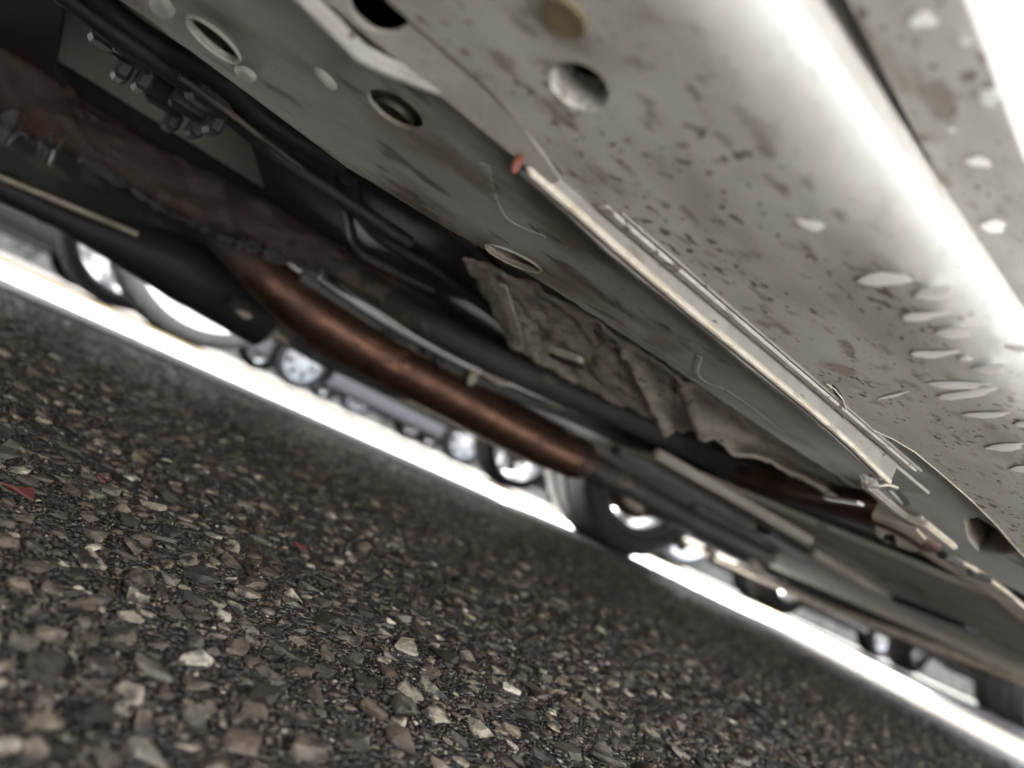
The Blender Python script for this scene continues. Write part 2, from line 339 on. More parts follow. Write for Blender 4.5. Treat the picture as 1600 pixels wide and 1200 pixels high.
def joined(name, items, lib, lift, m_s=None):
    vs_, fs, tn, n = [], [], [], 0
    for x, y, r in items:
        v, f = lib[random.randrange(len(lib))]; s, a, tx, ty = pose(r)
        m = np.array(Matrix.Rotation(a, 3, 'Z') @ Matrix.Rotation(ty, 3, 'Y') @ Matrix.Rotation(tx, 3, 'X') @ Matrix.Diagonal(s))
        vs_.append(v@m.T+np.array((x, y, r*random.uniform(*lift)+und(x, y)))); fs.append(f+n); n += len(v); tn.append(np.full(len(v), random.random()))
    V, Fc, T = np.concatenate(vs_), np.concatenate(fs), np.concatenate(tn)
    me = bpy.data.meshes.new(name); me.vertices.add(len(V)); me.vertices.foreach_set('co', V.ravel())
    me.loops.add(Fc.size); me.loops.foreach_set('vertex_index', Fc.ravel()); me.polygons.add(len(Fc))
    me.polygons.foreach_set('loop_start', np.arange(0, Fc.size, 3)); me.update(calc_edges=True)
    at = me.attributes.new('tint', 'FLOAT', 'POINT'); at.data.foreach_set('value', T.astype(np.float32))
    return tag(link(name, me, m_s or M_stone, ground), kind='stuff')
joined('stones', stones[300:3300], ROUGH, (-.16, .06)); joined('far_stones', stones[3300:], BIG, (-.16, .06)); joined('grit', chips, SML, (-.5, .2), M_grit)

# ------------------------------------------------------------------ generic car (local: x forward, origin on the ground under its middle)
TOP = [(-1.95, .62), (-1.90, .98), (-1.78, 1.06), (-1.42, 1.42), (-.7, 1.48), (.05, 1.45), (.80, 1.0), (.95, .97), (1.55, .88), (1.84, .74), (1.95, .52)]
def lerp(tab, x):
    for (a, p), (b, q) in zip(tab, tab[1:]):
        if x <= b: return p+(q-p)*max(0, (x-a)/(b-a))
    return tab[-1][1]
def section(x, zb=.2, W=.835):
    top = lerp(TOP, x); wd = W*(1-.10*max(0, (abs(x)-1.1)/.85)**2); cab = max(0, min(1, (top-.98)/.4)); belt = min(top-.05, .92); zb = zb+.03*max(0, abs(x)-1.6)
    return [(wd*.90, zb), (wd*.955, zb+.13), (wd, .5 if top > .6 else top-.12), (wd*.992, belt*.5+.3 if top > .8 else top-.09), (wd*(.965-.02*(1-cab)), belt), (wd*(.74*cab+.86*(1-cab)), top-.055*cab-.025*(1-cab)), (wd*(.62*cab+.72*(1-cab)), top-.012), (0, top)]
def wheel(parent, x, y, side, tm, rm, R=.30, wd=.19, kr=1.0, shield=False):
    wh = empty('wheel', (x, y, R)); wh.parent = parent
    prof = [(-wd*.42, R*.66*kr), (-wd*.5, R*.76*kr), (-wd*.5, R*.90), (-wd*.44, R*.975), (-wd*.3, R), (-.032, R), (-.030, R*.972), (-.022, R*.972), (-.020, R), (.020, R), (.022, R*.972), (.030, R*.972), (.032, R), (wd*.3, R), (wd*.44, R*.975), (wd*.5, R*.90), (wd*.5, R*.76*kr), (wd*.42, R*.66*kr)]
    n = 72; vs_, fs = [], []
    for k in range(n):
        a = 2*math.pi*k/n
        for i, (yy, r) in enumerate(prof):
            rr = r-(.006 if (k % 2 and (i in (3, 4, 13, 14))) else 0); vs_.append((rr*math.cos(a), yy, rr*math.sin(a)))
    m_ = len(prof)
    for k in range(n):
        for i in range(m_-1):
            a, b = k*m_+i, ((k+1) % n)*m_+i; fs.append((a, a+1, b+1, b))
    obj('tyre', vs_, fs, tm, wh, True)
    bm = bmesh.new()
    rp = [(-wd*.46, R*.70*kr), (-wd*.40, R*.655*kr), (-wd*.1, R*.62*kr), (wd*.30, R*.60*kr), (wd*.42, R*.655*kr), (wd*.46, R*.70*kr)]
    ring = []
    for k in range(48):
        a = 2*math.pi*k/48; ring.append([bm.verts.new((r*math.cos(a), yy*side, r*math.sin(a))) for yy, r in rp])
    for k in range(48):
        for i in range(len(rp)-1): bm.faces.new((ring[k][i], ring[k][i+1], ring[(k+1) % 48][i+1], ring[(k+1) % 48][i]))
    for k in range(7):
        a = 2*math.pi*k/7+.2; rot = Matrix.Rotation(-a, 3, 'Y')
        boxbm(bm, rot @ Vector((R*.36*kr, wd*.34*side, 0)), (R*.54*kr, .024, R*.20), rot)
    r = bmesh.ops.create_cone(bm, segments=20, radius1=R*.20, radius2=R*.17, depth=.05, cap_ends=True)['verts']
    bmesh.ops.transform(bm, matrix=Matrix.Translation((0, wd*.34*side, 0)) @ Matrix.Rotation(-side*math.pi/2, 4, 'X'), verts=r)
    frombm('rim', bm, rm, wh)
    bm = bmesh.new(); r = bmesh.ops.create_cone(bm, segments=32, radius1=R*.45, radius2=R*.45, depth=.02, cap_ends=True)['verts']
    bmesh.ops.transform(bm, matrix=Matrix.Translation((0, -.01*side, 0)) @ Matrix.Rotation(math.pi/2, 4, 'X'), verts=r); frombm('brake_disc', bm, M_disc, wh)
    if shield:
        bm = bmesh.new(); r = bmesh.ops.create_cone(bm, segments=40, radius1=R*.60*kr, radius2=R*.52*kr, depth=.02, cap_ends=True)['verts']
        bmesh.ops.transform(bm, matrix=Matrix.Translation((0, -.055*side, 0)) @ Matrix.Rotation(math.pi/2, 4, 'X'), verts=r); frombm('dust_shield', bm, M_disc, wh)
    return wh
def make_car(name, label, cat, group, loc, rot, paint, rim, tyre=None, own=False, under=True, rk=1.0):
    root = empty(name, loc, rot); tag(root, label, cat, group); tyre = tyre or M_tyre
    N = 131; xs_ = [-1.95+3.9*i/(N-1) for i in range(N)]
    vs_, fs = [], []
    sec = [section(x, .245, .775) if own else section(x, .19) for x in xs_]; kw = .775/.835 if own else 1.0
    def fine(s):                                  # more rows below the belt so the wheel arches cut cleanly
        o = []
        for i in range(3):
            for q in range(6): o.append((s[i][0]+(s[i+1][0]-s[i][0])*q/6, s[i][1]+(s[i+1][1]-s[i][1])*q/6))
        return o+s[3:]
    sec = [fine(s) for s in sec]; K = len(sec[0])
    for x, s in zip(xs_, sec):
        row = [(x, -y, z) for y, z in s]+[(x, y, z) for y, z in reversed(s[:-1])]
        vs_ += row
    Wn = 2*K-1
    def arch(i, k):
        if 18 <= k <= Wn-20: return False
        x = (xs_[i]+xs_[i+1])/2; z = (vs_[i*Wn+k][2]+vs_[i*Wn+k+1][2])/2
        return any((x-ax)**2+(z-.30)**2 < .365**2 for ax in (1.22, -1.23))
    for i in range(N-1):
        for k in range(Wn-1):
            if not arch(i, k): a = i*Wn+k; fs.append((a, a+1, a+1+Wn, a+Wn))
    fs += [tuple(range(Wn)), tuple((N-1)*Wn+k for k in range(Wn))]
    obj('body', vs_, fs, paint, root, True)
    def strip(nm, x0, x1, k, f0, f1, m, side, off=.005, n=8, taper=(0, 0)):
        v, f = [], []
        for i in range(n+1):
            t = i/n; lo_ = f0; hi_ = f1; x = x0+(x1-x0)*t; s = section(x); (y0, z0), (y1, z1) = s[k], s[k+1]
            for q in (lo_, hi_):
                v.append((x+(taper[0] if i == 0 else taper[1] if i == n else 0)*q, side*((y0+(y1-y0)*q)*kw+off), z0+(z1-z0)*q+off*.3))
        for i in range(n): f.append((2*i, 2*i+1, 2*i+3, 2*i+2))
        return obj(nm, v, f, m, root)
    for sd_ in (-1, 1):
        strip('side_window', -1.28, -.42, 4, .06, .9, M_glass, sd_, taper=(.1, 0)); strip('side_window', -.36, .42, 4, .06, .9, M_glass, sd_, taper=(0, -.25))
        for ax in (1.22, -1.23):
            pts = []
            for k in range(25):
                a = -.12+(math.pi+.24)*k/24; pts.append((ax+.375*math.cos(a), sd_*kw*(.83-.04*max(0, 1-math.sin(a))), .30+.375*math.sin(a)))
            tube('arch_trim', pts, .016, M_trim, root, seg=8)
            v, f = [], []
            for k in range(25):
                a = -.1+(math.pi+.2)*k/24; v += [(ax+.38*math.cos(a), sd_*.80, .30+.38*math.sin(a)), (ax+.38*math.cos(a), sd_*.50, .30+.38*math.sin(a))]
            for k in range(24): f.append((2*k, 2*k+1, 2*k+3, 2*k+2))
            f.append(tuple(2*k+1 for k in range(25))); obj('wheel_arch_liner', v, f, M_black, root)
            wheel(root, ax, sd_*(.72 if own else .695), sd_, tyre, rim, kr=rk, shield=own)
        for nm, x0, x1, m in (('headlight', 1.66, 1.90, M_lamp), ('tail_light', -1.93, -1.84, M_tail)):
            strip(nm, x0, x1, 3, .2, .95, m, sd_, off=.006, n=4)
        bm = bmesh.new(); boxbm(bm, (.52, sd_*.90*kw, .98), (.12, .17, .12)); bmesh.ops.bevel(bm, geom=bm.edges[:], offset=.03, segments=3, affect='EDGES'); frombm('mirror', bm, paint, root, True)
        bm = bmesh.new(); boxbm(bm, (-.28, sd_*.842*kw, .80), (.17, .02, .03)); bmesh.ops.bevel(bm, geom=bm.edges[:], offset=.008, segments=2, affect='EDGES'); frombm('door_handle', bm, paint, root)
    for nm, x0, x1 in (('windscreen', .12, .76), ('rear_window', -1.74, -1.45)):
        v, f = [], []
        for i in range(7):
            x = x0+(x1-x0)*i/6; s = section(x); yw = s[5][0]*.94*kw; z0 = s[7][1]
            for j in range(7):
                y = -yw+2*yw*j/6; ya = abs(y)/kw; zz = z0 if ya < s[6][0] else s[6][1]+(s[5][1]-s[6][1])*(ya-s[6][0])/(s[5][0]-s[6][0])
                v.append((x, y, zz+.012))
        for i in range(6):
            for j in range(6): a = i*7+j; f.append((a, a+1, a+8, a+7))
        obj(nm, v, f, M_glass, root)
    if under:
        bm = bmesh.new(); boxbm(bm, (0, 0, .235), (3.6, 1.0, .05)); boxbm(bm, (0, 0, .2), (3.0, .12, .06)); boxbm(bm, (-.0, .0, .235), (1.5, 1.45, .05)); frombm('underbody', bm, M_dark, root)
        for sd_ in (-1, 1): bar('side_sill', (-.82, sd_*.735, .21), (.82, sd_*.735, .21), .05, .06, M_trim, root, .01)
        for ex, z in ((1.86, .21), (-1.88, .24)): bar('bumper_lip', (ex, -.62, z), (ex, .62, z), .12, .08, M_trim, root, .02)
    return root

# ------------------------------------------------------------------ the white car overhead: shell and running gear
YC = .80
car = make_car('car', 'white hatchback seen from underneath, dusty sill and rusty exhaust overhead', 'car', None, (.40, YC, 0), (0, 0, 0), M_white, M_rims, own=True, under=False, rk=1.08)
bpy.context.view_layer.update()
def under(o):                                    # parts below are written in world coordinates
    o.parent = car; o.matrix_parent_inverse = Matrix.Translation((-.40, -YC, 0)); return o
def cpart(o): return under(o)

# door skins (near side): hem turned under, skin rising outwards
hem = [(.1035, .2150), (.1030, .2122), (.096, .2118), (.088, .2118), (.0825, .2128), (.0780, .2165), (.066, .235), (.052, .29), (.028, .38), (.010, .48), (.002, .58), (.004, .72), (.012, .82), (.026, .905)]
for x0, x1 in ((-.145, .86), (-.75, -.152)):
    d = cpart(sweep('door', hem, [x0+(x1-x0)*i/40 for i in range(41)], M_white, off=lambda x: (max(-.006, min(.008, (x-.14)*.09)), 0)))
    h_ = sweep('door_hem', [(y, z-.0012) for y, z in hem[1:5]], [x0+.004+(x1-x0-.008)*i/40 for i in range(41)], M_hem, off=lambda x: (max(-.006, min(.008, (x-.14)*.09)), 0)); h_.parent = d
# outer sill: flat underside (real openings) + rounded lip running up behind the door
zs = lambda x, y: .1824+(.19-y)*.083
holes_px = [ell(905, 135, 50, 34, 30), ell(1310, 622, 24, 7, 62, 14)]
edge_px = [(1640, 905), (1592, 860), (1560, 822), (1520, 782), (1470, 738), (1430, 705), (1395, 684), (1350, 664)]
edge_w = onplane(edge_px, zs)
outer = [(-.78, .1775), (-.78, .1235), (.74, .1235), (.74, edge_w[0][1]-.004)]+edge_w+[(.318, .1895), (.1185, .1895), (.1185, .1862), (.081, .1775)]
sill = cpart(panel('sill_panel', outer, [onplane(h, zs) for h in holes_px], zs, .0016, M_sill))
lip = [(.1236, .18792), (.1180, .18835), (.1125, .18905), (.1075, .1902), (.1030, .1921), (.0996, .1943), (.0982, .1962), (.0983, .1985), (.100, .2005), (.1045, .206), (.1065, .214), (.107, .232), (.15, .236)]
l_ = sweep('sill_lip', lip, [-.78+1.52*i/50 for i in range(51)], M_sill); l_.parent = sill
tube('sealant_bead', [(-.78+1.5*i/40, .107, .1994+.0006*math.sin(i*1.7)) for i in range(41)], .0022, mat('brown sealant', (.12, .095, .07), (.07, .055, .04), 90, .7), sill, 8)
for c, a, b, an in (((885, 22), 40, 24, 40),):
    pl = onplane(ell(*c, a, b, an), zs); q = panel('wax_plug', pl, [], lambda x, y: zs(x, y)-.0014, .0013, M_plugb); q.parent = sill
# collars round the drain openings
for hpx, dep in ((ell(905, 135, 50, 34, 30), .009),):
    pl = onplane(hpx, zs); n = len(pl); v = [(x, y, zs(x, y)+.0017) for x, y in pl]+[(x, y, zs(x, y)+dep) for x, y in pl]
    q = obj('drain_collar', v, [(k, (k+1) % n, n+(k+1) % n, n+k) for k in range(n)], M_sill, sill, True)
# lip of torn metal at the crescent opening and the bright sheet edge
e3 = [PF(x, y, zs) for x, y in [(1293, 598), (1305, 606), (1318, 622), (1324, 640), (1318, 652), (1330, 660), (1350, 664)]]
tube('sheet_edge', [(p[0], p[1], p[2]-.0006) for p in e3], .0003, M_edge, sill, 6)
tube('sheet_edge', [(x, y, zs(x, y)-.0005) for x, y in edge_w], .0003, M_edge, sill, 6)
# white drips on the sill
drips = [((1246, 350), (1282, 350), 11), ((1346, 441), (1408, 431), 13), ((1434, 463), (1482, 452), 12), ((1412, 499), (1468, 487), 8), ((1466, 524), (1512, 514), 10), ((1428, 556), (1482, 549), 8), ((1528, 579), (1565, 572), 10),
         ((1452, 600), (1530, 601), 9), ((1476, 622), (1540, 608), 9), ((1514, 650), (1562, 645), 8), ((1543, 701), (1592, 695), 8), ((1583, 735), (1610, 731), 8), ((1372, 623), (1414, 613), 2.5), ((1592, 665), (1620, 660), 8), ((1575, 545), (1600, 540), 9), ((1500, 562), (1516, 558), 5)]
hem_d = [((1424, 24), (1458, 34), 12), ((1502, 60), (1514, 66), 6), ((1530, 148), (1560, 150), 14), ((1484, 200), (1492, 203), 4), ((1512, 246), (1544, 256), 9), ((1536, 348), (1566, 356), 14), ((1518, 410), (1538, 412), 7)]
zh = lambda x, y: .2105
for (a, b, wpx), zs_d in [(q, zs) for q in drips]+[(q, zh) for q in hem_d]:
    A, B = Vector(PF(*a, zs_d)), Vector(PF(*b, zs_d)); d = B-A; Lg = d.length; ctr = (A+B)/2
    dep = pix(ctr)[2]; hw = wpx/FPX*dep
    n, mring = 14, 5; v, f = [], []
    ax = d.normalized(); sidev = Vector((0, 0, 1)).cross(ax).normalized()
    for j in range(mring+1):
        e = math.pi/2*j/mring
        for k in range(n):
            q = 2*math.pi*k/n; wob = 1+.13*math.sin(2*q+Lg*900)+.13*math.sin(3*q+hw*5000)+.08*math.sin(5*q+Lg*4000); tp = 1-.25*math.cos(q)
            p = ctr+ax*(math.cos(q)*Lg*.62+Lg*.1)*math.cos(e)*wob+sidev*math.sin(q)*hw*1.5*math.cos(e)*tp*wob
            v.append((p.x, p.y, zs_d(p.x, p.y)-.0003-hw*.10*math.sin(e)))
    for j in range(mring):
        for k in range(n): f.append((j*n+k, j*n+(k+1) % n, (j+1)*n+(k+1) % n, (j+1)*n+k))
    f.append(tuple(range(n)))
    obj('drip', v, f, M_drip, sill, True)
# pinch-weld flange hanging at Y=.19, notched at the jack point
YF = .1905
fl = [PY(x, y, YF) for x, y in [(405, -60), (470, 0), (520, 48), (560, 88), (605, 110), (660, 132), (715, 152), (760, 160), (790, 182), (812, 215), (822, 246), (830, 270), (900, 330), (960, 384), (1020, 436), (1100, 503), (1180, 568), (1260, 634), (1330, 695), (1388, 752)]]
low = [(p[0], p[2]) for p in fl]; low = [(-.78, low[0][1]+.0005)]+low
def plate(name, low, ztop, y, th, m, parent=None):
    v, f = [], []
    for x, z in low:
        zt = max(ztop(x, y), z+.0015); v += [(x, y-th/2, z), (x, y-th/2, zt), (x, y+th/2, zt), (x, y+th/2, z)]
    for i in range(len(low)-1):
        for k in range(4): a, b = i*4+k, i*4+(k+1) % 4; f.append((a, b, b+4, a+4))
    f += [(0, 1, 2, 3), tuple(len(v)-4+k for k in range(4))]
    return obj(name, v, f, m, parent)
ftop = [min(z+.0030, zs(x, YF)) if x < .1065 else zs(x, YF)+.0003 for x, z in low]
_t = dict(zip([x for x, z in low], ftop))
fla = cpart(plate('pinch_weld', low, lambda x, y: _t[x], YF, .0022, M_flange))
zst = lambda x, y: .1786+(.1900-y)*.50
st = panel('sill_step', [(-.78, .1897), (-.78, .1772)]+[(.080, .1772), (.118, .1860), (.118, .1897)], [onplane(ell(592, 14, 50, 36, 28), zst)], zst, .0012, mat('dirty sill step', (.20, .19, .175), (.14, .13, .115), 40, .6, bump=.3, bscale=300), sill)
tube('flange_edge', [(x, YF-.0003, z) for x, z in low if x > .1065], .0015, M_edge, fla, 8)
tube('flange_edge', [(x, YF-.0003, z) for x, z in low if x < .108], .0014, M_flange, fla, 8)
plate('inner_flange_layer', [(x, z-.0012+.0005*math.sin(x*70)) for x, z in low if x > .1065], lambda x, y: .183, YF+.0042, .0018, M_flange, fla)
bar('seam_strip', (.135, .1845, .1822), (.372, .1835, .1822), .0042, .0014, M_sill, fla, .0004)
tube('seam_bead', [(.14+i*.0078, .1808, .1832) for i in range(31)], .0008, M_flange, fla, 6)
bm = bmesh.new(); bmesh.ops.create_uvsphere(bm, u_segments=12, v_segments=8, radius=1); p = PY(808, 256, YF-.0025)
bmesh.ops.transform(bm, matrix=Matrix.Translation(p) @ Matrix.Diagonal((.0015, .0012, .0032, 1)), verts=bm.verts[:]); frombm('rust_spot', bm, M_redspot, fla, True)
# spot welds / clumps of dirt in the notch
for px_, py_, s in ((742, 152, .0022), (757, 154, .0018), (731, 150, .0016), (770, 160, .0014)):
    bm = bmesh.new(); bmesh.ops.create_icosphere(bm, subdivisions=2, radius=1); p = PY(px_, py_, YF-.0012)
    for v in bm.verts: v.co *= 1+.35*noise.noise(v.co*2+Vector(p)*300)
    bmesh.ops.transform(bm, matrix=Matrix.Translation(p) @ Matrix.Diagonal((s*1.6, s*.6, s*.9, 1)), verts=bm.verts[:]); frombm('dirt_clump', bm, M_rustd, fla, True)
# side rail: box section inboard of the flange
zr = lambda x, y: .1800+max(0, (.285-y))*.035
rin = onplane([(190, 0), (230, 30), (390, 148), (540, 260), (690, 352), (840, 437), (940, 500), (1040, 566), (1190, 668), (1335, 762)], zr)
rail_h = [ell(335, 60, 52, 14, 40), ell(618, 172, 50, 20, 33), ell(803, 402, 46, 9, 25)]
rail = cpart(panel('side_rail', [(-.9, .1965), (-.9, rin[0][1])]+rin+[(.425, .1965)], [onplane(h, zr) for h in rail_h], zr, .0016, M_rail))
v, f = [], []
for i, (x, y) in enumerate([(-.9, rin[0][1])]+rin): v += [(x, y-.001, zr(x, y)), (x, y+.006, .226)]
for i in range(len(rin)): f.append((2*i, 2*i+1, 2*i+3, 2*i+2))
obj('rail_wall', v, f, M_rail, rail)
def collar(hpx, zf, dep, out, m, parent, nm='hole_lip'):
    pl = [Vector((*p, 0)) for p in onplane(hpx, zf)]; n = len(pl); c = sum(pl, Vector())/n
    r0 = [(p.x, p.y, zf(p.x, p.y)-.0003) for p in pl]; r1 = [((c+(p-c)*1.03).x, (c+(p-c)*1.05).y, zf(p.x, p.y)-dep) for p in pl]; r2 = [((c+(p-c)*1.08).x, (c+(p-c)*1.13).y, zf(p.x, p.y)-.0003) for p in pl]
    return obj(nm, r0+r1+r2, [(j*n+k, j*n+(k+1) % n, (j+1)*n+(k+1) % n, (j+1)*n+k) for j in (0, 1) for k in range(n)], m, parent, True)
collar(rail_h[0], zr, .0012, 1, M_rail, rail); collar(rail_h[2], zr, .0012, 1, M_rail, rail)
pl = onplane(rail_h[1], lambda x, y: zr(x, y)+.004); q = panel('rubber_plug', pl, [], lambda x, y: zr(x, y)+.0035, .002, M_plug, rail)
collar(ell(618, 172, 34, 11, 33), lambda x, y: zr(x, y)+.0035, .0022, 1, M_plug, q, 'plug_rib')
# pressed rib (bent line) on the rail, with a raised step
rib = [PF(x, y, zr) for x, y in [(757, 256), (764, 290), (776, 322), (790, 342), (815, 356), (852, 371)]]
tube('pressed_rib', [(p[0], p[1], p[2]+.0001) for p in spline(rib, 5)], .0022, M_rail, rail, 10, flat=.2)
rib = [PF(x, y, zr) for x, y in [(1092, 556), (1086, 580), (1100, 596), (1150, 620), (1240, 690)]]
tube('pressed_rib', [(p[0], p[1], p[2]+.0001) for p in spline(rib, 5)], .0022, M_rail, rail, 10, flat=.2)
for c, a, b, an in (((385, 112), 20, 9, 30), ((255, 8), 24, 14, 35), ((510, 120), 24, 7, 42)):
    hp = ell(*c, a, b, an, 14); pl = [Vector((*p, 0)) for p in onplane(hp, zr)]; n = len(pl); cc = sum(pl, Vector())/n; v, f = [], []
    for j in range(4):
        s, dz = math.cos(j*.42), math.sin(j*.42)*.0024; v += [((cc+(p-cc)*s).x, (cc+(p-cc)*s).y, zr(cc.x, cc.y)-.0003-dz) for p in pl]
    for j in range(3): f += [(j*n+k, j*n+(k+1) % n, (j+1)*n+(k+1) % n, (j+1)*n+k) for k in range(n)]
    f.append(tuple(3*n+k for k in range(n))); obj('weld_bump', v, f, M_rail, rail, True)
# lower layer at the front end of the sill, with its hexagonal opening
zq = lambda x, y: .1872+(.19-y)*.03
rein = onplane([(1322, 640), (1400, 672), (1480, 725), (1560, 800), (1660, 905), (1700, 980), (1640, 955), (1560, 905), (1500, 868), (1462, 842), (1424, 806), (1398, 782), (1380, 755), (1330, 690)], zq)
hx = onplane([(1506, 812), (1528, 808), (1556, 826), (1592, 862), (1572, 868), (1530, 862), (1512, 842)], zq); sl = onplane(ell(1398, 776, 27, 9, 24, 14), zq)
rp = cpart(panel('reinforcement_plate', rein, [hx, sl], zq, .0016, M_reinf))
v = [(x, y, zq(x, y)+.0017) for x, y in hx]+[(x, y, zq(x, y)+.02) for x, y in hx]; n = len(hx)
obj('opening_wall', v, [(k, (k+1) % n, n+(k+1) % n, n+k) for k in range(n)]+[tuple(range(n, 2*n))], M_mud, rp)
# stub flange, bracket and slotted ledge past the end of the pinch weld
ZB = .1795
def pz(x, y, z=ZB): return PZ(x, y, z)
cpart(bar('flange_stub', pz(1352, 757), pz(1432, 822), .007, .004, M_flange))
cpart(bar('flange_stub', pz(1430, 812), pz(1478, 850), .016, .004, M_edge))
bm = bmesh.new(); bmesh.ops.create_icosphere(bm, subdivisions=3, radius=1); p = PY(1358, 752, .197)
for v in bm.verts: v.co *= 1+.4*noise.noise(v.co*1.8+Vector((3, 1, 0)))
bmesh.ops.transform(bm, matrix=Matrix.Translation(p) @ Matrix.Diagonal((.006, .004, .003, 1)), verts=bm.verts[:]); cpart(frombm('bent_tab', bm, M_flange, None, True))
cpart(tube('torn_wire', [PY(x, y, .196) for x, y in [(1352, 752), (1368, 760), (1388, 757), (1402, 762)]], .0008, M_edge, None, 6))
bk = panel('bracket', onplane([(1362, 806), (1432, 828), (1446, 845), (1432, 862), (1405, 856), (1372, 838)], lambda x, y: .176), [onplane([(1378, 834), (1398, 836), (1402, 852), (1384, 848)], lambda x, y: .176)], lambda x, y: .176, .016, M_tan); cpart(bk)
ledge = cpart(panel('slotted_ledge', onplane([(1440, 858), (1475, 868), (1520, 890), (1570, 925), (1640, 985), (1660, 1020), (1590, 965), (1540, 925), (1490, 896), (1450, 872)], lambda x, y: .181), [], lambda x, y: .181, .003, M_tan))
for a, b in (((1470, 866), (1500, 882)), ((1512, 892), (1548, 908))):
    cpart(bar('slot_clip', pz(*a, .180), pz(*b, .180), .011, .005, M_black))
for nm, a, b, c, d in (('sill_cavity_shade', .112, .189, -.78, .7), ('rail_cavity_shade', .202, .262, -.9, .36)):  # black sheets standing in for the shade inside the openings
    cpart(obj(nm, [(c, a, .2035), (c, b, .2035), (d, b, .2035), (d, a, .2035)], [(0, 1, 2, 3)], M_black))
# floor pan and tunnel
zf_ = lambda x, y: .226
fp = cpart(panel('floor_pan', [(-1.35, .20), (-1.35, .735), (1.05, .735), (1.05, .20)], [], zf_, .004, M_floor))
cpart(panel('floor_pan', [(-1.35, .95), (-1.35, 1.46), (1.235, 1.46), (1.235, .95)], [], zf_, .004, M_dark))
tun = [(.735, .2255), (.755, .232), (.775, .27), (.80, .33), (.845, .345), (.89, .33), (.915, .27), (.935, .232), (.95, .2255)]
cpart(sweep('tunnel', tun, [-1.35, 0, 1.05], M_dark))
# heat shield of dark rust hanging along the tunnel, torn foil along its lower edge
top_px = [(-160, -20), (-60, 30), (40, 75), (95, 118), (150, 175), (250, 228), (330, 270), (400, 305), (480, 350), (560, 395), (660, 455), (760, 515), (830, 560)]
bot_px = [(-160, 110), (-60, 162), (20, 205), (100, 240), (170, 285), (240, 322), (300, 350), (350, 372), (410, 390), (480, 425), (600, 492), (720, 560), (830, 612)]
v, f = [], []; m_ = 14
top_px = [tuple(p[:2]) for p in spline([(*p, 0) for p in top_px], 7)]; bot_px = [tuple(p[:2]) for p in spline([(*p, 0) for p in bot_px], 7)]
for (a, b) in zip(top_px, bot_px):
    for j in range(m_):
        t = j/(m_-1); p = PY(a[0]+(b[0]-a[0])*t, a[1]+(b[1]-a[1])*t, .775-.010*math.sin(math.pi*t)); nn = .016*noise.fractal(Vector(p)*26, .8, 2.1, 4); v.append((p[0], p[1]+nn, p[2]))
for i in range(len(top_px)-1):
    for j in range(m_-1): a = i*m_+j; f.append((a, a+1, a+1+m_, a+m_))
hs = cpart(obj('heat_shield', v, f, M_rustd, None, True)); md = hs.modifiers.new('thickness', 'SOLIDIFY'); md.thickness = .0015; md.offset = 0
def ragged(name, pts_px, Yv, wd, m, parent=None, seed=0, amp=.5):
    rr = random.Random(seed); a = spline([PY(*p, Yv) for p in pts_px], 8); v, f = [], []
    for i, p in enumerate(a):
        h = wd*(1+amp*rr.uniform(-1, 1)); v += [(p.x, p.y+.004*rr.uniform(-1, 1), p.z+h*.5), (p.x, p.y-.012+.004*rr.uniform(-1, 1), p.z-h*.1), (p.x, p.y-.004, p.z-h*.5)]
    for i in range(len(a)-1):
        for k in (0, 1): f.append((3*i+k, 3*i+k+1, 3*i+k+4, 3*i+k+3))
    o = obj(name, v, f, m, parent); md = o.modifiers.new('thickness', 'SOLIDIFY'); md.thickness = .0008; return o
for k, (pp, wd_) in enumerate([([(-60, 160), (0, 190), (40, 212), (92, 238)], .013), ([(125, 247), (200, 292), (260, 330), (330, 362)], .006), ([(330, 362), (370, 378), (402, 388), (440, 405), (500, 428)], .009)]):
    fo = ragged('foil_tear', pp, .735, wd_, M_foil, None, 5+k, 1.1); cpart(fo)
# exhaust
ex = [PY(290, 300, .83), PY(345, 360, .80), PY(395, 412, .77), PY(470, 477, .75), PY(560, 535, .75), PY(700, 613, .75), PY(850, 694, .75), PY(902, 716, .75)]
pth = spline(ex, 8); L0 = len(pth); rr_ = [.020+.007*min(1, max(0, (i/L0-.25)*4)) for i in range(L0)]
t_end = (pth[-1]-pth[-3]).normalized()
for k in range(1, 6):
    a = k*.30; pth.append(pth[L0-1]+t_end*.022*math.sin(a)); rr_.append(.027*math.cos(a)+.0005)
cpart(tube('exhaust_pipe', pth[:19], rr_[:19], M_rustd, None, 24)); exh = cpart(tube('exhaust_pipe', pth[17:], [r+.0004 for r in rr_[17:]], M_rust, None, 24))  # first section given a darker colour so it sinks into shade
for i_ in (L0-3,):
    a_, b_ = pth[i_], pth[i_+1]; d_ = (b_-a_).normalized(); tube('weld_bead', [a_+d_*q for q in (-.004, -.002, 0, .002, .004)], [rr_[i_]+e for e in (-.0005, .0012, .0018, .0012, -.0005)], M_rustd, exh, 24)
cpart(tube('exhaust_pipe', spline([pth[-1]-t_end*.02, PY(980, 757, .76), PY(1080, 812, .80), PY(1200, 870, .9)], 6), .017, M_dark, None, 14))
cpart(tube('exhaust_pipe', spline([(-1.2, .84, .21), (-.6, .84, .205), (-.2, .83, .205), PY(150, 205, .81), PY(200, 248, .80)], 6), .022, M_rustd, None, 16))
